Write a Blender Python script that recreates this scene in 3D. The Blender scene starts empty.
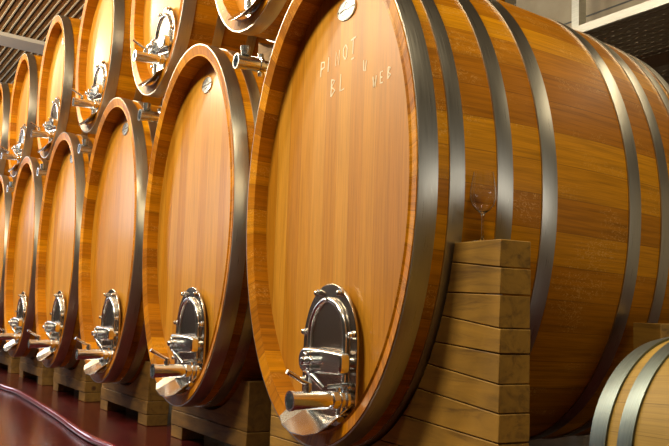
import bpy, math, random
from mathutils import Vector, Matrix
random.seed(7)
C = bpy.context.scene.collection
PI = math.pi
CAMZ = 0.8

# ---------------------------------------------------------------- materials
def new_mat(name):
    m = bpy.data.materials.new(name); m.use_nodes = True
    nt = m.node_tree; nt.nodes.clear()
    out = nt.nodes.new('ShaderNodeOutputMaterial'); b = nt.nodes.new('ShaderNodeBsdfPrincipled')
    nt.links.new(b.outputs[0], out.inputs[0])
    return m, nt, b
def N(nt, t, **kw):
    n = nt.nodes.new(t)
    for k, v in kw.items():
        if k.startswith('i_'):
            key = k[2:]; key = int(key) if key.isdigit() else key
            n.inputs[key].default_value = v
        else: setattr(n, k, v)
    return n
def ramp(nt, stops, interp='LINEAR'):
    r = nt.nodes.new('ShaderNodeValToRGB'); cr = r.color_ramp; cr.interpolation = interp
    while len(cr.elements) > 1: cr.elements.remove(cr.elements[-1])
    cr.elements[0].position = stops[0][0]; cr.elements[0].color = (*stops[0][1], 1)
    for p, c in stops[1:]:
        e = cr.elements.new(p); e.color = (*c, 1)
    return r
def math_(nt, op, a, b=None):
    n = nt.nodes.new('ShaderNodeMath'); n.operation = op
    for i, v in enumerate((a, b)):
        if v is None: continue
        if isinstance(v, (int, float)): n.inputs[i].default_value = v
        else: nt.links.new(v, n.inputs[i])
    return n.outputs[0]
def mix(nt, fac, a, b, mode='MIX'):
    n = nt.nodes.new('ShaderNodeMix'); n.data_type = 'RGBA'; n.blend_type = mode
    for idx, v in ((0, fac), (6, a), (7, b)):
        if isinstance(v, (int, float)): n.inputs[idx].default_value = v
        elif isinstance(v, tuple): n.inputs[idx].default_value = (*v, 1)
        else: nt.links.new(v, n.inputs[idx])
    return n.outputs[2]

def plank_wood(name, tones, source='UV', rough=.42, coat=.2, flecks=.0, plank=1.0, grain=.5, joint=.012, joint_dark=.45, spec=.35):
    """UV / object coordinates: first axis counts boards, second runs along the grain."""
    m, nt, b = new_mat(name); L = nt.links.new
    tc = N(nt, 'ShaderNodeTexCoord'); sep = N(nt, 'ShaderNodeSeparateXYZ')
    L(tc.outputs['UV'], sep.inputs[0])
    u, v = sep.outputs[0], sep.outputs[1]
    oi = N(nt, 'ShaderNodeObjectInfo')
    rnd = math_(nt, 'MULTIPLY', oi.outputs['Random'], 91.7)
    idx = math_(nt, 'FLOOR', u); fr = math_(nt, 'FRACT', u)
    key = math_(nt, 'ADD', idx, math_(nt, 'FLOOR', rnd))
    wn = N(nt, 'ShaderNodeTexWhiteNoise', noise_dimensions='1D'); L(key, wn.inputs['W'])
    cr = ramp(nt, tones); L(wn.outputs['Value'], cr.inputs[0])
    # grain stretched along v, shifted for each board
    cmb = N(nt, 'ShaderNodeCombineXYZ')
    L(math_(nt, 'MULTIPLY', u, 7.0), cmb.inputs[0]); L(math_(nt, 'MULTIPLY', v, 2.2), cmb.inputs[1])
    L(math_(nt, 'MULTIPLY', key, 3.71), cmb.inputs[2])
    nz = N(nt, 'ShaderNodeTexNoise', i_Scale=1.0, i_Detail=5.0, i_Roughness=.62); L(cmb.outputs[0], nz.inputs['Vector'])
    cmb2 = N(nt, 'ShaderNodeCombineXYZ')
    L(math_(nt, 'MULTIPLY', u, 28.0), cmb2.inputs[0]); L(math_(nt, 'MULTIPLY', v, 5.0), cmb2.inputs[1]); L(key, cmb2.inputs[2])
    nf = N(nt, 'ShaderNodeTexNoise', i_Scale=1.0, i_Detail=3.0); L(cmb2.outputs[0], nf.inputs['Vector'])
    g1 = ramp(nt, [(.25, (1-grain,)*3), (.5, (1-.35*grain,)*3), (.75, (1.0,)*3)]); L(nz.outputs[0], g1.inputs[0])
    g2 = ramp(nt, [(.3, (1-.45*grain,)*3), (.6, (1.0,)*3)]); L(nf.outputs[0], g2.inputs[0])
    col = mix(nt, 1.0, cr.outputs[0], g1.outputs[0], 'MULTIPLY')
    col = mix(nt, 1.0, col, g2.outputs[0], 'MULTIPLY')
    if flecks:
        cm = N(nt, 'ShaderNodeCombineXYZ')
        L(math_(nt, 'MULTIPLY', u, 5.0), cm.inputs[0]); L(math_(nt, 'MULTIPLY', v, 26.0), cm.inputs[1]); L(math_(nt, 'MULTIPLY', key, 1.3), cm.inputs[2])
        n2 = N(nt, 'ShaderNodeTexNoise', i_Scale=1.0, i_Detail=2.0, i_Distortion=1.6); L(cm.outputs[0], n2.inputs['Vector'])
        w = math_(nt, 'ABSOLUTE', math_(nt, 'SUBTRACT', n2.outputs[0], .5))
        line = math_(nt, 'LESS_THAN', w, .018)
        cm3 = N(nt, 'ShaderNodeCombineXYZ'); L(math_(nt, 'MULTIPLY', u, .8), cm3.inputs[0]); L(math_(nt, 'MULTIPLY', v, 2.5), cm3.inputs[1]); L(key, cm3.inputs[2])
        n3 = N(nt, 'ShaderNodeTexNoise', i_Scale=1.0); L(cm3.outputs[0], n3.inputs['Vector'])
        msk = ramp(nt, [(.52, (0,)*3), (.62, (1,)*3)]); L(n3.outputs[0], msk.inputs[0])
        fac = math_(nt, 'MULTIPLY', math_(nt, 'MULTIPLY', line, msk.outputs[0]), flecks)
        col = mix(nt, fac, col, (.80, .47, .13))
    # joints between boards
    e = math_(nt, 'MINIMUM', fr, math_(nt, 'SUBTRACT', 1.0, fr))
    jn = math_(nt, 'LESS_THAN', e, joint)
    col = mix(nt, math_(nt, 'MULTIPLY', jn, joint_dark), col, (.06, .025, .006))
    L(col, b.inputs['Base Color'])
    b.inputs['Roughness'].default_value = rough
    b.inputs['Specular IOR Level'].default_value = spec; b.inputs['Coat Weight'].default_value = coat; b.inputs['Coat Roughness'].default_value = .22
    bp = N(nt, 'ShaderNodeBump', i_Strength=.12, i_Distance=.002); L(nz.outputs[0], bp.inputs['Height']); L(bp.outputs[0], b.inputs['Normal'])
    return m

def timber(name, base, dark, rough=.7, scale=(1.5, 9, 9), knots=True):
    m, nt, b = new_mat(name); L = nt.links.new
    tc = N(nt, 'ShaderNodeTexCoord'); oi = N(nt, 'ShaderNodeObjectInfo')
    mp = N(nt, 'ShaderNodeMapping', i_Scale=scale)
    off = N(nt, 'ShaderNodeVectorMath', operation='ADD')
    cmb = N(nt, 'ShaderNodeCombineXYZ'); r = math_(nt, 'MULTIPLY', oi.outputs['Random'], 37.0)
    for i in range(3): L(r, cmb.inputs[i])
    L(tc.outputs['Object'], off.inputs[0]); L(cmb.outputs[0], off.inputs[1]); L(off.outputs[0], mp.inputs[0])
    nz = N(nt, 'ShaderNodeTexNoise', i_Scale=2.2, i_Detail=6.0, i_Roughness=.65, i_Distortion=.8); L(mp.outputs[0], nz.inputs['Vector'])
    cr = ramp(nt, [(.28, dark), (.5, base), (.75, tuple(min(1, c*1.3) for c in base))]); L(nz.outputs[0], cr.inputs[0])
    n2 = N(nt, 'ShaderNodeTexNoise', i_Scale=5.0, i_Detail=3.0); L(off.outputs[0], n2.inputs['Vector'])
    g = ramp(nt, [(.3, (.72,)*3), (.65, (1.0,)*3)]); L(n2.outputs[0], g.inputs[0])
    col = mix(nt, 1.0, cr.outputs[0], g.outputs[0], 'MULTIPLY')
    if knots:
        vo = N(nt, 'ShaderNodeTexVoronoi', i_Scale=3.2); L(off.outputs[0], vo.inputs['Vector'])
        k = ramp(nt, [(.05, (.25, .14, .07)), (.09, (1, 1, 1))]); L(vo.outputs['Distance'], k.inputs[0])
        col = mix(nt, 1.0, col, k.outputs[0], 'MULTIPLY')
    L(col, b.inputs['Base Color']); b.inputs['Roughness'].default_value = rough
    bp = N(nt, 'ShaderNodeBump', i_Strength=.3, i_Distance=.003); L(nz.outputs[0], bp.inputs['Height']); L(bp.outputs[0], b.inputs['Normal'])
    return m

def metal(name, col, rough, streak=0.0, scale=(3, 3, 60), coord='Object'):
    m, nt, b = new_mat(name); L = nt.links.new
    b.inputs['Metallic'].default_value = 1.0; b.inputs['Roughness'].default_value = rough
    b.inputs['Base Color'].default_value = (*col, 1)
    if streak:
        tc = N(nt, 'ShaderNodeTexCoord'); mp = N(nt, 'ShaderNodeMapping', i_Scale=scale); L(tc.outputs[coord], mp.inputs[0])
        nz = N(nt, 'ShaderNodeTexNoise', i_Scale=2.0, i_Detail=4.0); L(mp.outputs[0], nz.inputs['Vector'])
        r = ramp(nt, [(.3, tuple(c*(1-streak) for c in col)), (.7, col)]); L(nz.outputs[0], r.inputs[0]); L(r.outputs[0], b.inputs['Base Color'])
        rr = N(nt, 'ShaderNodeMapRange', i_3=max(.02, rough-.08), i_4=rough+.12); L(nz.outputs[0], rr.inputs[0]); L(rr.outputs[0], b.inputs['Roughness'])
    return m
def plain(name, col, rough=.6, **kw):
    m, nt, b = new_mat(name)
    b.inputs['Base Color'].default_value = (*col, 1); b.inputs['Roughness'].default_value = rough
    for k, v in kw.items(): b.inputs[k].default_value = v
    return m

M = {}
M['stave'] = plank_wood('varnished oak staves', [(0, (.34, .112, .001)), (.3, (.58, .215, .002)), (.55, (.45, .155, .001)), (.75, (.70, .290, .003)), (1, (.51, .175, .001))], flecks=.35, rough=.44, coat=.05, spec=.15)
M['head'] = plank_wood('varnished oak head boards', [(0, (.46, .185, .010)), (.4, (.56, .250, .020)), (.75, (.61, .290, .032)), (1, (.50, .205, .013))], rough=.44, coat=.32, spec=.25, grain=.34, joint=.010, joint_dark=.30)
M['barrique'] = plank_wood('raw oak staves', [(0, (.33, .205, .036)), (.5, (.39, .245, .048)), (1, (.30, .18, .030))], rough=.6, coat=.0, grain=.35)
M['hoop'] = metal('brushed steel hoops', (.50, .48, .42), .29, .10, (14, 5, 1), 'UV')
M['zinc'] = metal('galvanised hoops', (.20, .245, .245), .42, .3, (9, 5, 1), 'UV')
M['steel'] = metal('satin stainless', (.46, .40, .34), .20)
M['chrome'] = metal('polished stainless', (.72, .77, .82), .20)
M['bolt'] = metal('bolt steel', (.64, .66, .68), .22)
M['bore'] = plain('painted pipe shade', (.03, .035, .05), .4)  # dark disc colour standing in for the shade inside the open pipes
M['cradle'] = timber('shade-darkened cradle timber', (.20, .102, .015), (.09, .042, .006), scale=(1.2, 8, 8))  # base colour lowered to carry the shade under the casks
M['post'] = timber('sawn pine timber', (.31, .165, .018), (.10, .046, .006), scale=(1.0, 7, 9))
M['saddle'] = timber('pale saddle timber', (.46, .27, .085), (.25, .13, .04), scale=(3, 6, 6))
M['chalk'] = plain('white chalk', (.85, .80, .66), .9)
M['plate'] = metal('engraved plate', (.74, .76, .74), .3)
M['ink'] = plain('dark engraving', (.08, .08, .08), .6)
M['hose'] = plain('wine red rubber', (.16, .012, .030), .16, **{'Coat Weight': .6, 'Coat Roughness': .08})
M['concrete'] = None
m, nt, b = new_mat('cast concrete')
tc = N(nt, 'ShaderNodeTexCoord'); nz = N(nt, 'ShaderNodeTexNoise', i_Scale=1.4, i_Detail=8.0, i_Roughness=.6); nt.links.new(tc.outputs['Object'], nz.inputs['Vector'])
cr = ramp(nt, [(.3, (.30, .25, .18)), (.6, (.42, .37, .28)), (.8, (.50, .45, .35))]); nt.links.new(nz.outputs[0], cr.inputs[0]); nt.links.new(cr.outputs[0], b.inputs['Base Color'])
b.inputs['Roughness'].default_value = .85
M['concrete'] = m
m, nt, b = new_mat('dark red resin floor'); L = nt.links.new
tc = N(nt, 'ShaderNodeTexCoord'); nz = N(nt, 'ShaderNodeTexNoise', i_Scale=3.0, i_Detail=6.0); L(tc.outputs['Object'], nz.inputs['Vector'])
cr = ramp(nt, [(.3, (.034, .004, .004)), (.55, (.052, .006, .006)), (.8, (.080, .012, .011))]); L(nz.outputs[0], cr.inputs[0]); L(cr.outputs[0], b.inputs['Base Color'])
n2 = N(nt, 'ShaderNodeTexNoise', i_Scale=14.0, i_Detail=3.0); L(tc.outputs['Object'], n2.inputs['Vector'])
mr = N(nt, 'ShaderNodeMapRange', i_3=.12, i_4=.26); L(n2.outputs[0], mr.inputs[0]); L(mr.outputs[0], b.inputs['Roughness'])
bp = N(nt, 'ShaderNodeBump', i_Strength=.10, i_Distance=.004); L(n2.outputs[0], bp.inputs['Height']); L(bp.outputs[0], b.inputs['Normal'])
b.inputs['Specular IOR Level'].default_value = .35
M['floor'] = m
M['ceiling'] = plain('painted gap shade over slats', (.10, .06, .03), .9)  # solid slab coloured dark to stand for the shade in the slat gaps
M['slat'] = timber('ceiling batten wood', (.48, .23, .045), (.30, .14, .028), scale=(1, 10, 10), knots=False)
M['edge'] = plain('pale batten edge', (.78, .70, .52), .6)
M['beam'] = plain('pale painted beam', (.90, .86, .78), .6)
M['galv'] = metal('galvanised steel edge', (.66, .66, .60), .45, .2)
M['grate'] = plain('weathered steel grating', (.34, .28, .20), .6)
m, nt, b = new_mat('clear glass')
b.inputs['Transmission Weight'].default_value = 1.0; b.inputs['Roughness'].default_value = 0.0; b.inputs['IOR'].default_value = 1.45
b.inputs['Base Color'].default_value = (1, 1, 1, 1)
M['glass'] = m
M['wall'] = plain('dim plaster', (.09, .085, .08), .85)

# ---------------------------------------------------------------- mesh helpers
class MB:
    def __init__(s): s.v = []; s.f = []; s.uv = {}
    def add(s, vs, fs, uvs=None):
        o = len(s.v); s.v += [tuple(v) for v in vs]
        for i, f in enumerate(fs):
            if uvs: s.uv[len(s.f)] = uvs[i]
            s.f.append(tuple(o + k for k in f))
        return s
    def box(s, x0, x1, y0, y1, z0, z1):
        v = [(x, y, z) for x in (x0, x1) for y in (y0, y1) for z in (z0, z1)]
        return s.add(v, [(0,1,3,2), (4,6,7,5), (0,4,5,1), (2,3,7,6), (0,2,6,4), (1,5,7,3)])
    def tube(s, path, r, n=16, caps=True):
        """round tube along a polyline; r a number or one radius per point"""
        P = [Vector(p) for p in path]; rr = r if isinstance(r, (list, tuple)) else [r]*len(P)
        vs = []; fs = []; ref = None
        for i, p in enumerate(P):
            a = P[max(i-1, 0)]; c = P[min(i+1, len(P)-1)]
            t = (c - a)
            if t.length < 1e-9: t = P[-1]-P[0]
            t.normalize()
            if ref is None: ref = Vector((0,0,1)) if abs(t.z) < .9 else Vector((1,0,0))
            e1 = t.cross(ref)
            if e1.length < 1e-6: e1 = t.orthogonal()
            e1.normalize(); e2 = t.cross(e1).normalized()
            for k in range(n):
                q = 2*PI*k/n; w = p + (e1*math.cos(q) + e2*math.sin(q))*rr[i]; vs.append(w)
        for i in range(len(P)-1):
            for k in range(n):
                k2 = (k+1) % n; fs.append((i*n+k, i*n+k2, (i+1)*n+k2, (i+1)*n+k))
        if caps: fs.append(tuple(range(n))[::-1]); fs.append(tuple((len(P)-1)*n+k for k in range(n)))
        return s.add(vs, fs)
    def lathe(s, prof, c, axis='y', n=24):
        """prof: (radius, height) pairs turned about an axis through c"""
        vs = []; fs = []
        for r, h in prof:
            for k in range(n):
                q = 2*PI*k/n; a, d = r*math.cos(q), r*math.sin(q)
                if axis == 'y': vs.append((c[0]+a, c[1]+h, c[2]+d))
                elif axis == 'x': vs.append((c[0]+h, c[1]+a, c[2]+d))
                else: vs.append((c[0]+a, c[1]+d, c[2]+h))
        for i in range(len(prof)-1):
            for k in range(n):
                k2 = (k+1) % n; fs.append((i*n+k, i*n+k2, (i+1)*n+k2, (i+1)*n+k))
        fs.append(tuple(range(n))[::-1]); fs.append(tuple((len(prof)-1)*n+k for k in range(n)))
        return s.add(vs, fs)
    def prism(s, poly, y0, y1):
        """closed x,z outline pushed from y0 to y1"""
        n = len(poly)
        vs = [(x, y0, z) for x, z in poly] + [(x, y1, z) for x, z in poly]
        fs = [(i, (i+1) % n, n+(i+1) % n, n+i) for i in range(n)] + [tuple(range(n))[::-1], tuple(range(n, 2*n))]
        return s.add(vs, fs)
    def build(s, name, mat, parent=None, smooth=True, bevel=0, angle=35):
        me = bpy.data.meshes.new(name); me.from_pydata(s.v, [], s.f); me.materials.append(mat)
        if s.uv:
            ul = me.uv_layers.new(name='UVMap')
            for i, p in enumerate(me.polygons):
                if i in s.uv:
                    for li, uv in zip(p.loop_indices, s.uv[i]): ul.data[li].uv = uv
        import bmesh
        bm = bmesh.new(); bm.from_mesh(me); bmesh.ops.recalc_face_normals(bm, faces=bm.faces)
        for f in bm.faces: f.smooth = smooth
        if smooth:
            for e in bm.edges:
                if len(e.link_faces) == 2 and e.calc_face_angle(0) > math.radians(angle): e.smooth = False
        bm.to_mesh(me); bm.free()
        o = bpy.data.objects.new(name, me); C.objects.link(o)
        if parent: o.parent = parent
        if bevel:
            md = o.modifiers.new('soft edges', 'BEVEL'); md.width = bevel; md.segments = 2; md.limit_method = 'ANGLE'; md.angle_limit = math.radians(40)
        return o
def tag(o, label, cat, group=None, kind=None):
    o['label'] = label; o['category'] = cat
    if group: o['group'] = group
    if kind: o['kind'] = kind
    return o
def empty(name, loc, rot=(0,0,0)):
    o = bpy.data.objects.new(name, None); C.objects.link(o); o.location = loc; o.rotation_euler = rot; o.empty_display_size = .1
    return o
def kids(o): return [c for c in bpy.data.objects if c.parent == o]
def copy_tree(o, parent=None):
    ch = kids(o); c = o.copy(); C.objects.link(c)
    if parent: c.parent = parent
    for k in ch: copy_tree(k, c)
    return c
def struct(o): o['kind'] = 'structure'; return o

# ---------------------------------------------------------------- cask geometry
def oval(a, b, n, e=2.03):
    """n points of equal arc length round an upright oval, with the arc fractions"""
    K = 2880; P = []
    for i in range(K+1):
        t = 2*PI*i/K; c, s = math.cos(t), math.sin(t)
        P.append((a*math.copysign(abs(c)**(2/e), c), b*math.copysign(abs(s)**(2/e), s)))
    D = [0]
    for i in range(K): D.append(D[-1] + math.hypot(P[i+1][0]-P[i][0], P[i+1][1]-P[i][1]))
    out = []; j = 0
    for k in range(n):
        d = D[-1]*k/n
        while D[j+1] < d: j += 1
        f = (d-D[j])/(D[j+1]-D[j]); out.append((P[j][0]+f*(P[j+1][0]-P[j][0]), P[j][1]+f*(P[j+1][1]-P[j][1])))
    return out

class Cask:
    """oval cask: front rim in the plane y=0, axis along +y, centre at height H/2 over its base"""
    def __init__(s, W, H, L, bulge, nst, chime=.053, bev=.009, rec=.078, e=2.03, per=4, bow=.030, slope=.014, vb=.35, drop=0.0):
        s.a, s.b, s.L, s.bu, s.nst, s.ch, s.bv, s.rec, s.e, s.per, s.bow, s.slope = W/2, H/2, L, bulge, nst, chime, bev, rec, e, per, bow, slope
        s.base = s.b; s.vb = vb; s.drop = drop
    def ex(s, y): return s.bu*(1-(1-2*y/s.L)**2)
    def ring(s, d, n=None):
        return oval(s.a+d, s.b+d*(s.vb if d > .006 else 1), n or s.nst*s.per, s.e)
    def sect(s, d, y, n, bd=None):
        """cross section at depth y, grown by d (bd upright)"""
        k = s.drop*y/s.L; bd = d if bd is None else bd
        return [(x, z-k/2) for x, z in oval(s.a+d, s.b+bd-k/2, n, s.e)]
    def half(s, z, y, gap=0):
        """half width at height z (from the centre), depth y"""
        A = s.a+s.ex(y)+gap; B = s.b+s.vb*s.ex(y)+gap
        q = 1-abs(z/B)**s.e
        return A*q**(1/s.e) if q > 0 else 0
    def low(s, x, y, gap=0):
        A = s.a+s.ex(y)+gap; B = s.b+s.vb*s.ex(y)+gap
        q = 1-abs(x/A)**s.e
        return B*q**(1/s.e) if q > 0 else 0
    def shell(s):
        L = s.L; n = s.nst*s.per; rows = []
        rows += [(-s.ch-s.bv, s.rec+s.bow+.03), (-s.ch-s.bv, s.bv), (-s.ch, s.slope), (-.004, 0.0), (0.0, .004)]
        for i in range(1, 20): y = L*i/20; rows.append((s.ex(y), y))
        rows += [(0.0, L-.004), (-.004, L), (-s.ch, L-s.slope), (-s.ch-s.bv, L-s.bv), (-s.ch-s.bv, L-s.rec-s.bow-.03)]
        vs = []; fs = []; uvs = []; run = 0; vv = []
        for i, (d, y) in enumerate(rows):
            if i: run += math.hypot(d-rows[i-1][0], y-rows[i-1][1])
            vv.append(run)
            vs += [(x, y, z+s.base) for x, z in s.sect(d, y, n, s.vb*d if d > 0 else d)]
        for i in range(len(rows)-1):
            for k in range(n):
                k2 = (k+1) % n
                fs.append((i*n+k, i*n+k2, (i+1)*n+k2, (i+1)*n+k))
                u0, u1 = k/s.per, (k+1)/s.per
                uvs.append(((u0, vv[i]), (u1, vv[i]), (u1, vv[i+1]), (u0, vv[i+1])))
        return MB().add(vs, fs, uvs)
    def dish(s, x):
        """how far the bowed head lies behind its rim at x"""
        return s.bow*max(0, 1-(x/(s.a-s.ch-s.bv))**2)
    def head(s, y0, sgn, board=.105):
        """head of upright boards, bowed inwards; sgn +1 faces the front"""
        n = 49; A = s.a-s.ch-s.bv+.004; k = s.drop*y0/s.L; B = s.b-(s.ch+s.bv-.004)-k/2; vs = []; fs = []; uvs = []
        for i in range(n):
            x = -A+2*A*(.5-.5*math.cos(PI*i/(n-1))) if i not in (0, n-1) else (-A if i == 0 else A)
            h = B*max(0, 1-abs(x/A)**s.e)**(1/s.e)
            for dy in (0, .028):
                for z in (-h, h): vs.append((x, y0+sgn*(s.dish(x)+dy), z+s.base-k/2))
        def q(*ids):
            fs.append(ids); uvs.append([(vs[i][0]/board+50.37, vs[i][2]+3) for i in ids])
        for i in range(n-1):
            o, p = 4*i, 4*(i+1)
            q(o, p, p+1, o+1); q(o+2, o+3, p+3, p+2); q(o+1, p+1, p+3, o+3); q(o, o+2, p+2, p)
        return MB().add(vs, fs, uvs)
    def hoop(s, y0, y1, t=.004, lift=.002):
        n = s.nst*s.per; rows = [(s.ex(y0)+lift-.004, y0), (s.ex(y0)+lift+t, y0), (s.ex((y0+y1)/2)+lift+t+.0015, (y0+y1)/2), (s.ex(y1)+lift+t, y1), (s.ex(y1)+lift-.004, y1)]
        vs = []; fs = []; uvs = []
        for d, y in rows: vs += [(x, y, z+s.base) for x, z in s.sect(d, y, n, s.vb*s.ex(y)+d-s.ex(y))]
        m = len(rows)
        for i in range(m):
            for k in range(n):
                k2 = (k+1) % n; i2 = (i+1) % m
                fs.append((i*n+k, i*n+k2, i2*n+k2, i2*n+k))
                uvs.append(((k/n, i), (k/n+1/n, i), (k/n+1/n, i+1), (k/n, i+1)))
        return MB().add(vs, fs, uvs)

def build_body(root, ck, hoops, mat='stave', headmat='head', hoopmat='hoop'):
    ck.shell().build('stave_shell', M[mat], root, angle=30)
    ck.head(ck.rec, 1).build('cask_head', M[headmat], root, angle=30)
    ck.head(ck.L-ck.rec, -1).build('cask_head', M[headmat], root, angle=30)
    for y0, y1 in hoops: ck.hoop(y0, y1).build('hoop', M[hoopmat], root, angle=30)

# ---------------------------------------------------------------- steel door, valve and spout on a cask head
def build_fittings(root, ck, sc, dz):
    """sizes are those of the lower casks; sc scales them about the head, dz lifts them (heights from the cask centre)"""
    yf = ck.rec; ins_a = ck.a-ck.ch-ck.bv-.012; ins_b = ck.b-ck.ch-ck.bv-.012
    T = lambda x, y, z: (x*sc, yf+y*sc, z*sc+dz+ck.base)      # y<0 comes out of the head
    def place(mb):
        mb.v = [T(*v) for v in mb.v]; return mb
    cx = .012
    def arch(hw, top, spring, bot, n=28, follow=True):
        P = []
        for i in range(n+1):
            t = PI*i/n; P.append((cx+hw*math.cos(t), spring+(top-spring)*math.sin(t)))
        for i in range(11):
            x = cx-hw+2*hw*i/10; z = bot
            if follow:
                q = max(0, 1-(x*sc/ins_a)**2); z = max(bot, (-ins_b*math.sqrt(q)-dz)/sc)
            P.append((x, z))
        return P
    hatch = place(MB().prism(arch(.222, -.370, -.640, -.955), -.010, .004)).build('hatch_flange', M['steel'], root, bevel=.003*sc)
    dp = arch(.140, -.452, -.600, -.900, follow=False)
    place(MB().prism(dp, -.016, -.006)).build('hatch_door', M['steel'], hatch)
    rim = [( x, -.018, z) for x, z in arch(.147, -.440, -.600, -.900, follow=False)[:29]]
    rim = [(rim[0][0], -.018, -.90)] + rim + [(rim[-1][0], -.018, -.90)]
    place(MB().tube(rim, .013, 12)).build('door_rim', M['chrome'], hatch)
    for bx, bz in ((-.078, -.412), (.106, -.412), (-.180, -.580), (.205, -.580), (.203, -.785), (-.180, -.785)):
        mb = MB().lathe([(.017, 0), (.017, -.008), (.011, -.009), (.011, -.022), (.006, -.026)], (bx, -.010, bz), 'y', 10)
        place(mb).build('bolt', M['bolt'], hatch)
    # clamp bar across the door with its boss and star knob
    bar = MB()
    P = []
    for i in range(13):
        t = PI/2 + PI*i/12; P.append((-.070+.053*math.cos(t), -.694+.053*math.sin(t)))
    P += [(.215, -.736), (.228, -.722), (.228, -.664), (.215, -.650), (.02, -.641)]
    bar.prism(P, -.082, -.032)
    bar = place(bar).build('clamp_bar', M['chrome'], hatch, bevel=.012*sc)
    kn = MB(); star = []
    for i in range(24):
        t = 2*PI*i/24; r = .044 if (i//2) % 2 == 0 else .030; star.append((.0+r*math.cos(t), -.694+r*math.sin(t)))
    kn.prism(star, -.110, -.078); kn.lathe([(.018, -.08), (.018, -.126), (.012, -.132)], (.0, 0, -.694), 'y', 14)
    place(kn).build('clamp_knob', M['chrome'], bar, bevel=.004*sc)
    mb = MB().lathe([(.024, -.05), (.024, .04)], (.185, -.03, -.694), 'y', 14)
    place(MB().tube([(-.04, -.075, -.735), (.03, -.09, -.755), (.085, -.07, -.800)], [.012, .014, .009], 12)).build('clamp_handle', M['chrome'], bar)
    place(mb).build('clamp_hinge', M['chrome'], bar)
    # drain valve: pipe along the cask axis with an open end, union nuts and a lever
    vx, vz = .190, -.835
    outp = [(.026, 0), (.026, -.020), (.040, -.022), (.040, -.034), (.026, -.036), (.026, -.062), (.034, -.064), (.034, -.086), (.029, -.088), (.029, -.108), (.036, -.112), (.036, -.262), (.0395, -.264), (.0395, -.275), (.031, -.275), (.030, -.235)]
    va = place(MB().lathe(outp, (vx, -.004, vz), 'y', 28)).build('drain_valve', M['chrome'], root, angle=30)
    place(MB().lathe([(.0295, -.237), (.0295, -.233)], (vx, -.004, vz), 'y', 24)).build('pipe_shade_disc', M['bore'], va)
    nut = MB()
    for y0, y1, r in ((-.060, -.040, .034), (-.098, -.072, .039)):
        nut.prism([(vx+r*math.cos(PI/3*i), vz+r*math.sin(PI/3*i)) for i in range(6)], y0, y1)
    place(nut).build('union_nut', M['bolt'], va, bevel=.002*sc)
    lv = MB().tube([(vx, -.200, vz+.03), (vx, -.200, vz+.068)], [.012, .012], 12)
    lv.lathe([(.017, .040), (.017, .054)], (vx, -.200, vz), 'z', 12)
    lv.tube([(vx, -.188, vz+.060), (vx, -.225, vz+.074), (vx, -.295, vz+.112)], [.008, .008, .010], 10)
    place(lv).build('valve_lever', M['bolt'], va)
    # fins of the sampling tap beside the union
    mb = MB().tube([(vx-.01, -.05, vz+.02), (vx-.012, -.06, vz+.055)], [.012, .010], 10)
    mb.tube([(vx-.045, -.085, vz+.048), (vx+.03, -.035, vz+.060)], [.009, .009], 10)
    mb.tube([(vx, -.05, vz-.02), (vx, -.055, vz-.062), (vx+.02, -.06, vz-.075)], [.016, .014, .016], 12)
    place(mb).build('sampling_tap', M['chrome'], va)
    # folded sheet spout under the valve, running over the rim
    xs = [-.205, -.150, -.05, .06, .15, .205]
    back = [-.850, -.895, -.915, -.915, -.895, -.850]; front = [-.938, -.966, -.986, -.986, -.966, -.930]
    yb = -.006; rows = []
    for t in (0, 1):
        for d in (0, .004):
            for i, x in enumerate(xs):
                yy = yb if t == 0 else (-.118-.030*math.sin(PI*i/5))
                zz = (back if t == 0 else front)[i]
                rows.append((x+cx*.5, yy, zz-d))
    n = 6; vs = rows; fs = []
    g = lambda t, d, i: t*2*n+d*n+i
    for i in range(n-1):
        fs.append((g(0,0,i), g(0,0,i+1), g(1,0,i+1), g(1,0,i))); fs.append((g(0,1,i), g(1,1,i), g(1,1,i+1), g(0,1,i+1)))
        fs.append((g(1,0,i), g(1,0,i+1), g(1,1,i+1), g(1,1,i))); fs.append((g(0,0,i), g(0,1,i), g(0,1,i+1), g(0,0,i+1)))
    for i in (0, n-1): fs.append((g(0,0,i), g(1,0,i), g(1,1,i), g(0,1,i)))
    place(MB().add(vs, fs)).build('drip_spout', M['chrome'], root, smooth=True, angle=12)

def build_plate(root, ck, x, z):
    n = 36; hw, hh = .076, .046
    P = [(x+hw*math.cos(2*PI*i/n), z+ck.base+hh*math.sin(2*PI*i/n)) for i in range(n)]
    pl = MB().prism(P, ck.rec+ck.dish(x)-.006, ck.rec+ck.dish(x)+.004).build('name_plate', M['plate'], root)
    mb = MB()
    R = [(x+(hw-.004)*math.cos(2*PI*i/n), ck.rec+ck.dish(x)-.0065, z+ck.base+(hh-.004)*math.sin(2*PI*i/n)) for i in range(n+1)]
    mb.tube(R, .0011, 6)
    zz = z+ck.base
    mb.tube([(x-.05, ck.rec+ck.dish(x)-.0065, zz-.004), (x-.02, ck.rec+ck.dish(x)-.0065, zz+.002), (x+.02, ck.rec+ck.dish(x)-.0065, zz-.003), (x+.055, ck.rec+ck.dish(x)-.0065, zz+.004)], .0024, 6)
    mb.tube([(x-.035, ck.rec+ck.dish(x)-.0065, zz-.020), (x+.035, ck.rec+ck.dish(x)-.0065, zz-.020)], .0014, 6)
    mb.tube([(x-.020, ck.rec+ck.dish(x)-.0065, zz+.012), (x, ck.rec+ck.dish(x)-.0065, zz+.034), (x+.020, ck.rec+ck.dish(x)-.0065, zz+.012)], .0014, 6)
    for q in (-1, 1): mb.lathe([(.005, 0), (.005, -.003)], (x+q*.066, ck.rec+ck.dish(x)-.005, zz), 'y', 8)
    mb.build('engraving', M['ink'], pl)

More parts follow.
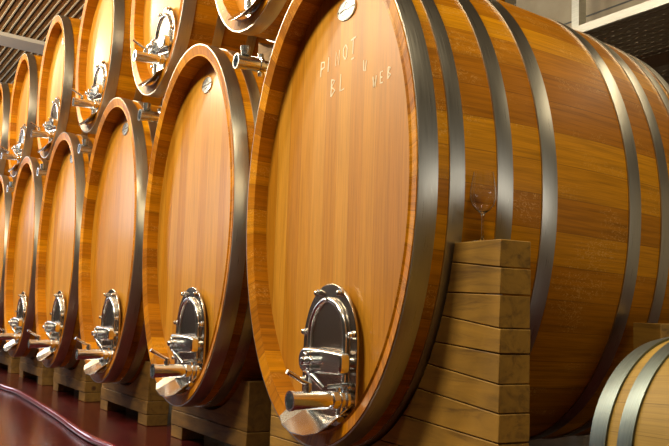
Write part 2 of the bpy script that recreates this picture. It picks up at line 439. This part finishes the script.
# ---------------------------------------------------------------- placement (fitted to the photograph's perspective)
X1, D, S = -3.2204, 1.80, 1.5922
W, H, W2, H2 = 1.4233, 2.0803, 1.1298, 1.4233
ZC = .4959+CAMZ; ZU = ZC+1.6653; OFF, DU = -.8915, .0575
LC = Cask(W, H, 1.60, .075, 44, vb=.25, drop=.15)
UC = Cask(W2, H2, 1.45, .060, 36)
xl = lambda k: X1-k*S
xu = lambda k: X1+OFF-k*S
ordw = ['', 'second', 'third', 'fourth', 'fifth', 'sixth']

low_hoops = [(.003, .078), (.125, .186), (.325, .393), (.530, .602), (.998, 1.070), (1.207, 1.275), (1.414, 1.475), (1.522, 1.597)]
proto = empty('oval_cask', (xl(0), D, ZC-H/2))
build_body(proto, LC, low_hoops)
build_fittings(proto, LC, 1.0, 0.0)
build_plate(proto, LC, .012, .828)
casks = [proto] + [copy_tree(proto) for _ in range(5)]
for k, o in enumerate(casks):
    o.location = (xl(k), D, ZC-H/2)
    lab = ('biggest oval oak cask, chalk words on its head, beside the wine glass' if k == 0 else
           'lower row oval oak cask, %s in line counting from the chalk-marked cask' % ordw[k])
    tag(o, lab, 'cask', 'oval casks of the lower row')
# chalk words, drawn as thin strokes on the head of the first cask
def stroke(mb, pts, w=.0032):
    """a flat chalk line lying on the boards"""
    vs = []; n = len(pts)
    for i, (x, z) in enumerate(pts):
        a, c = pts[max(i-1, 0)], pts[min(i+1, n-1)]
        dx, dz = c[0]-a[0], c[1]-a[1]; l = math.hypot(dx, dz) or 1; nx, nz = -dz/l*w, dx/l*w
        for sx in (1, -1):
            for dy in (-.0014, .001):
                X = x+sx*nx; vs.append((X, LC.rec+LC.dish(X)+dy, z+sx*nz+LC.base))
    fs = []
    for i in range(n-1):
        o, p = 4*i, 4*i+4
        fs += [(o, p, p+2, o+2), (o+1, o+3, p+3, p+1), (o, o+1, p+1, p), (o+2, p+2, p+3, o+3)]
    fs += [(0, 2, 3, 1), (4*n-4, 4*n-3, 4*n-1, 4*n-2)]
    mb.add(vs, fs)
GL = {'P': [[(0,0),(.05,1)], [(.05,1),(.55,.95),(.6,.6),(.05,.5)]],
      'I': [[(0,0),(.05,1)]],
      'N': [[(0,0),(0,1),(.55,0),(.6,1)]],
      'O': [[(.3,0),(0,.3),(.05,.8),(.35,1),(.6,.7),(.55,.2),(.3,0)]],
      'T': [[(.3,0),(.35,1)], [(-.05,.95),(.75,1.05)]],
      'B': [[(0,0),(.05,1)], [(.05,1),(.5,.9),(.05,.55),(.55,.3),(0,0)]],
      'L': [[(.05,1),(0,0),(.55,.05)]],
      '-': [[(0,.55),(.5,.6)]],
      'U': [[(0,1),(.05,.1),(.4,0),(.55,.9)]],
      'W': [[(0,1),(.15,0),(.35,.7),(.5,0),(.7,1)]],
      'E': [[(.5,1),(0,1),(0,0),(.5,0)], [(0,.5),(.4,.5)]]}
ch = MB()
def word(txt, x, z, h, adv, rise):
    for i, c in enumerate(txt):
        for st in GL.get(c, []): stroke(ch, [(x+i*adv+p*h*.8, z+i*rise+q*h) for p, q in st])
word('PINOT', -.200, .572, .066, .064, .011)
word('BL', -.105, .462, .076, .078, .010)
word('-', .060, .560, .060, .06, 0)
word('U', .165, .515, .050, .06, 0)
word('WEB', .245, .430, .046, .058, .006)
ch.build('chalk_writing', M['chalk'], proto)['label'] = 'white chalk handwriting'

up_hoops = [(.003, .085), (.235, .295), (.46, .52), (.93, .99), (1.155, 1.215), (1.365, 1.447)]
uproto = empty('oval_cask', (xu(0), D+DU, ZU-H2/2))
build_body(uproto, UC, up_hoops)
build_fittings(uproto, UC, .92, .245)
build_plate(uproto, UC, .012, .50)
for k in range(6):
    o = uproto if k == 0 else copy_tree(uproto)
    o.location = (xu(k)-(.05 if k == 0 else 0), D+DU, ZU-H2/2+(.04 if k == 0 else 0))
    lab = ('upper row oval oak cask showing only its lower rim above the silver pipe' if k == 0 else
           'upper row oval oak cask resting above between the %s and %s lower casks' % (ordw[k], ordw[k+1] if k < 5 else 'last'))
    if k == 5: lab = 'farthest upper row oval oak cask, cut by the picture edge near the ceiling'
    tag(o, lab, 'cask', 'oval casks of the upper row')

# ---------------------------------------------------------------- cradles under the lower row
YC = .20; CD = .15
def saddle_poly(ck, x0, x1, zb, zt, zc, n=40):
    """outline of a block whose top is hollowed to the cask; heights over the floor"""
    P = [(x1, zb), (x1, zt)]; Q = []
    for i in range(n+1):
        x = x1+(x0-x1)*i/n; l = zc-ck.low(x, YC+CD+.02, .014)
        if l <= zt and abs(x) < ck.a: Q.append((x, l))
    if Q: 
        P += [(Q[0][0]+.004, zt)] + Q + [(Q[-1][0]-.004, zt)]
    return P + [(x0, zt), (x0, zb)]
cr = empty('cradle', (0, 0, 0))
MB().prism(saddle_poly(LC, -.56, .56, .168, .430, ZC), 0, CD).build('saddle_block', M['cradle'], cr, bevel=.004)
MB().box(-.56, .56, -.004, CD+.004, .078, .166).build('cross_beam', M['cradle'], cr, bevel=.004)
for sx in (-1, 1): MB().box(min(sx*.56, sx*.37), max(sx*.56, sx*.37), 0, CD, .001, .077).build('foot', M['cradle'], cr, bevel=.004)
for k in range(1, 6):
    o = cr if k == 1 else copy_tree(cr)
    o.location = (xl(k), D+YC, 0)
    tag(o, 'wooden cradle under the lower row cask %s in line from the chalk-marked one' % ordw[k], 'cradle', 'cradles under the lower casks')

# the tall cradle of the first cask: sawn timbers laid flat, hollowed to the cask
def tall_cradle(xr, xlft, y0, tops, left_top, depth, tilt=()):
    root = empty('cask_cradle', (xl(0), D+y0, 0)); z0 = 0; k0 = 0
    for i, z1 in enumerate(tops):
        k1 = tilt[i] if i < len(tilt) else 0; g = .0015; zz = [z0+g+(z1-z0-2*g)*j/5 for j in range(6)]
        jig = random.uniform(-.003, .003)
        spans = [1, -1] if z1 <= left_top else [1]
        lowest = ZC-LC.low(0, y0+depth*.5, .010)
        if z1 <= lowest+.001:
            MB().box(xlft, xr+jig, 0, depth, z0+g, z1-g).build('timber', M['post'], root, bevel=.003)
        else:
            for sd in spans:
                edge = []
                for j, z in enumerate(zz):
                    k = (k0+(k1-k0)*j/5) if sd > 0 else 0
                    for _ in range(3):
                        x = max(LC.half(z2-ZC, y0+depth*.5, .010), .02) if _ else .8
                        z2 = z+k*(xr-x)
                    edge.append((sd*x, z2))
                xo = (xr+jig) if sd > 0 else xlft
                P = edge + [(xo, zz[-1]), (xo, zz[0])]
                MB().prism(P, 0, depth).build('timber', M['post'], root, bevel=.003)
        z0 = z1; k0 = k1
    return root
tc_ = tall_cradle(.988, -.665, .15, [.105, .205, .300, .395, .490, .585, .685, .768, .880, .970, 1.066], .40, .135, [0, 0, .02, .06, .10, .11, .07, .12, .03, .10, .0])
tag(tc_, 'tall stepped timber cradle holding the wine glass against the biggest cask', 'cradle')
rc = empty('cask_post', (xl(0), D+1.03, 0)); z0 = 0
for z1 in (.20, .40, .60, .803):
    MB().box(.775, .910, 0, .14, z0+.001, z1-.001).build('timber', M['post'], rc, bevel=.003); z0 = z1
tag(rc, 'short timber post near the back end of the biggest cask behind the small barrel', 'post')

# saddle blocks between the rows, and the pipes that come out under the upper casks
def upper_saddle(k):
    zc_u = ZU; P = []
    y = .20
    for i in range(25):
        x = -.30+.60*i/24; P.append((x, zc_u-UC.low(x, y+.16, .012)))
    Q = []
    for i in range(33):
        x = .30-.60*i/32; X = xu(0)+x
        zz = max(ZC+LC.low(X-xl(0), y+.06, .008), ZC+LC.low(X-xl(1), y+.06, .008), 1.98)
        Q.append((x, zz))
    return P+Q
sd = empty('saddle', (0, 0, 0))
MB().prism(upper_saddle(0), 0, .16).build('saddle_block', M['saddle'], sd, bevel=.004)
vp = empty('pipe_valve', (0, 0, 0))
MB().lathe([(.032, .050), (.033, .0), (.041, .0), (.041, .014), (.037, .016), (.037, .130), (.043, .132), (.043, .150), (.030, .152), (.030, .236)], (0, 0, 0), 'y', 24).build('pipe', M['chrome'], vp, angle=30)
MB().lathe([(.0315, .044), (.0315, .050)], (0, 0, 0), 'y', 20).build('pipe_shade_disc', M['bore'], vp)
MB().lathe([(.022, .034), (.022, .058), (.026, .060), (.026, .082), (.018, .084)], (.012, .045, 0), 'z', 16).build('cap', M['chrome'], vp)
mb = MB().lathe([(.016, .036), (.016, .060)], (0, .142, 0), 'z', 10); mb.lathe([(.012, -.062), (.012, -.036)], (0, .142, 0), 'z', 10)
mb.build('clamp_nut', M['bolt'], vp)
for k in range(5):
    a = sd if k == 0 else copy_tree(sd); a.location = (xu(k), D+.245, .0)
    tag(a, 'pale wooden saddle under the %s upper row cask counting from the biggest cask' % (['first'] + ordw[1:])[k], 'saddle', 'saddles between the rows')
    b_ = vp if k == 0 else copy_tree(vp); b_.location = (xl(k+1)+.650, D+.005, ZC+.806)
    tag(b_, 'silver pipe valve beside the top of the lower cask %s from the chalk-marked one' % ordw[k+1], 'valve', 'pipe valves over the lower casks')

# ---------------------------------------------------------------- wine glass on the tall cradle
gl = empty('wine_glass', (-2.400, D+.15+.060, 1.0662)); gl.scale = (1.08, 1.08, 1.08)
prof = [(.0005, .001), (.036, .001), (.036, .0025), (.012, .005), (.0045, .012), (.0038, .05), (.004, .082), (.008, .094), (.022, .104), (.036, .122), (.0435, .145), (.0435, .165), (.039, .195), (.0325, .232),
        (.0318, .232), (.0380, .195), (.0425, .165), (.0425, .145), (.035, .123), (.021, .106), (.006, .098), (.0005, .097)]
MB().lathe(prof, (0, 0, 0), 'z', 40).build('glass_bowl', M['glass'], gl, angle=60)
tag(gl, 'clear stemmed wine glass standing empty on the tall timber cradle', 'wine glass')

# ---------------------------------------------------------------- small round barrels
BQ = Cask(.58, .58, .94, .050, 26, chime=.018, bev=.012, rec=.04, e=2.0, bow=.01, slope=.004, vb=1.0)
bq_h = [(.002, .062), (.105, .155), (.285, .325), (.615, .655), (.785, .835), (.878, .938)]
b1 = empty('barrel', (0, 0, 0))
build_body(b1, BQ, bq_h, 'barrique', 'barrique', 'zinc')
b1.rotation_euler = (0, 0, -PI/2)
b1.location = (-1.60, 1.985, .175)
tag(b1, 'small round oak barrel with galvanised hoops in front of the biggest cask', 'barrel', 'small round barrels')
b2 = copy_tree(b1); b2.location = (-1.72, 2.45, .73)
tag(b2, 'small round barrel of which just a grey hoop shows above the other barrel', 'barrel', 'small round barrels')

rk = empty('barrel_rack', (-1.0, 2.2, 0))
for x in (-.35, .06):
    MB().box(x-.03, x+.03, .15, .60, .610, .680).build('rail', M['cradle'], rk)
    for y in (.16, .53): MB().box(x-.03, x+.03, y, y+.06, .001, .610).build('upright', M['cradle'], rk)
    MB().box(x-.04+.02, x+.04+.02, -.60, .14, .001, .117).build('sleeper', M['cradle'], rk)
tag(rk, 'timber rack carrying the two small round barrels', 'rack')

# ---------------------------------------------------------------- hose on the floor
hp = [(-14.5, 1.30), (-12.0, 1.40), (-10.2, 1.47), (-8.45, 1.50), (-7.9, 1.535), (-7.24, 1.52), (-6.57, 1.49), (-6.0, 1.46), (-5.4, 1.415), (-5.0, 1.40), (-4.6, 1.415), (-4.1, 1.36), (-3.4, 1.20), (-2.6, 1.02)]
def catmull(P, n=8):
    out = []
    for i in range(len(P)-1):
        p0, p1, p2, p3 = P[max(i-1, 0)], P[i], P[i+1], P[min(i+2, len(P)-1)]
        for j in range(n):
            t = j/n
            out.append(tuple(.5*((2*p1[c])+(-p0[c]+p2[c])*t+(2*p0[c]-5*p1[c]+4*p2[c]-p3[c])*t*t+(-p0[c]+3*p1[c]-3*p2[c]+p3[c])*t**3) for c in (0, 1)))
    return out+[P[-1]]
hose = MB().tube([(x*1.045, y*1.045, .0235) for x, y in catmull(hp)], .023, 20).build('hose', M['hose'])
tag(hose, 'thick wine red hose lying along the glossy floor before the cradles', 'hose')

# ---------------------------------------------------------------- room
XL, XR, YF, YB, ZT = -19.0, 3.2, -3.6, 6.9, 4.80
struct(MB().box(XL-.1, XR+.1, YF-.1, YB+.1, -.1, 0).build('floor', M['floor'], smooth=False))
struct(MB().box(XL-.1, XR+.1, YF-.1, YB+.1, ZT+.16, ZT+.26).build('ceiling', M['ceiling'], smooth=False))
def wall_with_hole(name, axis, c0, c1, u0, u1, z0, z1, holes):
    mb = MB()
    def bx(a, b, c, d):
        if axis == 'y': mb.box(a, b, c0, c1, c, d)
        else: mb.box(c0, c1, a, b, c, d)
    cur = u0
    for a, b, c, d in holes:
        bx(cur, a, z0, z1); bx(a, b, z0, c); bx(a, b, d, z1); cur = b
    bx(cur, u1, z0, z1)
    return struct(mb.build(name, M['wall'], smooth=False))
struct(MB().box(XL, XR, YB, YB+.1, 0, ZT+.16).build('wall_back', M['concrete'], smooth=False))
wall_with_hole('wall_front', 'y', YF-.1, YF, XL, XR, 0, ZT+.16, [(-18.6, -14.6, 1.6, 4.2)])
wall_with_hole('wall_left', 'x', XL-.1, XL, YF, YB, 0, ZT+.16, [(-2.3, 1.3, 2.35, 4.25)])
struct(MB().box(XR, XR+.1, YF, YB, 0, ZT+.16).build('wall_right', M['wall'], smooth=False))

# slatted ceiling: battens along the row of casks, pale lower edge strips between
cs = empty('ceiling_slats', (0, 0, ZT))
sl = MB(); ed = MB()
y = -3.4; i = 0
while y < 4.9:
    sl.box(XL, -4.0, y, y+.050, .004, .04); ed.box(XL, -4.0, y+.050, y+.070, -.004, .05)
    y += .104
slats = sl.build('wood_slat', M['slat'], cs, smooth=False); ed.build('edge_strip', M['edge'], cs, smooth=False)
cs['kind'] = 'structure'; slats['kind'] = 'stuff'
for o in kids(cs): o['kind'] = 'structure'
bm_ = MB().box(-.26, .26, -3.5, 4.2, -.06, -.002).build('trim_1', M['beam'], smooth=False)
bm_.location = (-13.35, 0, ZT); bm_.rotation_euler = (0, 0, math.radians(11)); struct(bm_)

# steel walkway over the back of the casks: grating, edge beam, concrete wall behind
wk = empty('walkway', (-3.0, 5.0, 3.05))
gr = MB()
for i in range(20): y = .02+.092*i; gr.box(-3.2, 6.0, y, y+.072, .005, .012)
for i in range(115): x = -3.2+.08*i; gr.box(x, x+.056, .02, 1.83, .013, .020)
gr.build('grating', M['grate'], wk, smooth=False)
MB().box(-3.3, 6.1, -.012, .012, -.01, .055).build('edge_beam', M['galv'], wk, smooth=False)
jo = MB(); jo.box(-3.2, 6.0, .95, 1.03, -.10, .004)
jo.build('joist', M['grate'], wk, smooth=False)
MB().box(1.28, 1.36, .012, .30, -.07, .004).build('bracket', M['galv'], wk, smooth=False)
MB().box(-3.2, 6.1, 1.80, 1.86, -.08, .0).build('edge_beam', M['grate'], wk, smooth=False)
tag(wk, 'steel grating walkway with pale edge beam fixed in front of the concrete wall', 'walkway')
pc = MB().box(-.05, .05, -.05, .05, 0, ZT+.15).build('steel_column', M['galv'], smooth=False)
pc.location = (-6.30, 6.50, .001); tag(pc, 'pale upright steel column standing against the concrete wall behind the biggest cask', 'column')
jn = MB()
for z in (3.30, 4.05): jn.box(XL, XR, YB-.006, YB+.01, z, z+.016)
for x in range(-18, 4, 2): jn.box(x+.3, x+.312, YB-.006, YB+.01, 0, ZT)
struct(jn.build('trim_2', M['ink'], smooth=False))

# ---------------------------------------------------------------- light
def area(name, loc, rot, sx, sy, w, col):
    d = bpy.data.lights.new(name, 'AREA'); d.shape = 'RECTANGLE'; d.size = sx; d.size_y = sy; d.energy = w; d.color = col
    o = bpy.data.objects.new(name, d); C.objects.link(o); o.location = loc; o.rotation_euler = rot; return o
WARM = (1.0, .84, .56); DAY = (.86, .92, 1.0)
for x in (-3.7, -6.9, -10.1, -13.3):
    area('ceiling_lamp', (x, -.7, 4.60), (math.radians(42), 0, 0), 1.4, .35, 285 if x > -6 else 215, WARM if x > -6 else (1.0, .88, .67))
area('ceiling_lamp', (-.6, 1.35, 4.66), (math.radians(14), math.radians(-15), 0), .4, .9, 150, WARM)
for x in (-8.0, -13.0):
    area('uplight', (x, -.6, 4.2), (PI, 0, 0), 2.5, .4, 240, WARM)
area('window_light', (-16.6, YF+.02, 2.9), (math.radians(-90), 0, PI), 4.0, 2.6, 70, DAY)
area('window_light', (XL+.02, -.5, 3.3), (0, math.radians(-90), 0), 1.8, 3.4, 60, DAY)
area('window_light', (XR-.02, 4.7, 1.75), (0, math.radians(90), 0), 1.2, 3.0, 42, (1, .95, .86))
area('walkway_fill', (-1.0, 6.2, 4.6), (0, 0, 0), 4.0, .3, 60, WARM)  # added unseen fill, brightens the concrete behind and the gaps in the grating
w = bpy.data.worlds.new('World'); bpy.context.scene.world = w; w.use_nodes = True
w.node_tree.nodes['Background'].inputs[0].default_value = (.75, .85, 1, 1); w.node_tree.nodes['Background'].inputs[1].default_value = .6

# ---------------------------------------------------------------- camera
cd = bpy.data.cameras.new('camera'); cd.sensor_width = 36; cd.lens = 879.488/669*36; cd.clip_start = .02
cam = bpy.data.objects.new('camera', cd); C.objects.link(cam)
F = Vector((-.85854205, .50242996, .10232146)); R = Vector((.50765901, .86096431, .03198100)); U = Vector((.07202692, -.07940145, .99423716))
cam.matrix_world = Matrix(((R.x, U.x, -F.x, 0), (R.y, U.y, -F.y, 0), (R.z, U.z, -F.z, CAMZ), (0, 0, 0, 1)))
sc = bpy.context.scene; sc.camera = cam
sc.view_settings.view_transform = 'Standard'; sc.view_settings.look = 'None'
sc.view_settings.gamma = 1; sc.view_settings.use_curve_mapping = False; sc.view_settings.exposure = -0.12
try:
    sc.cycles.max_bounces = 8; sc.cycles.sample_clamp_indirect = 6; sc.cycles.use_denoising = True
except Exception: pass
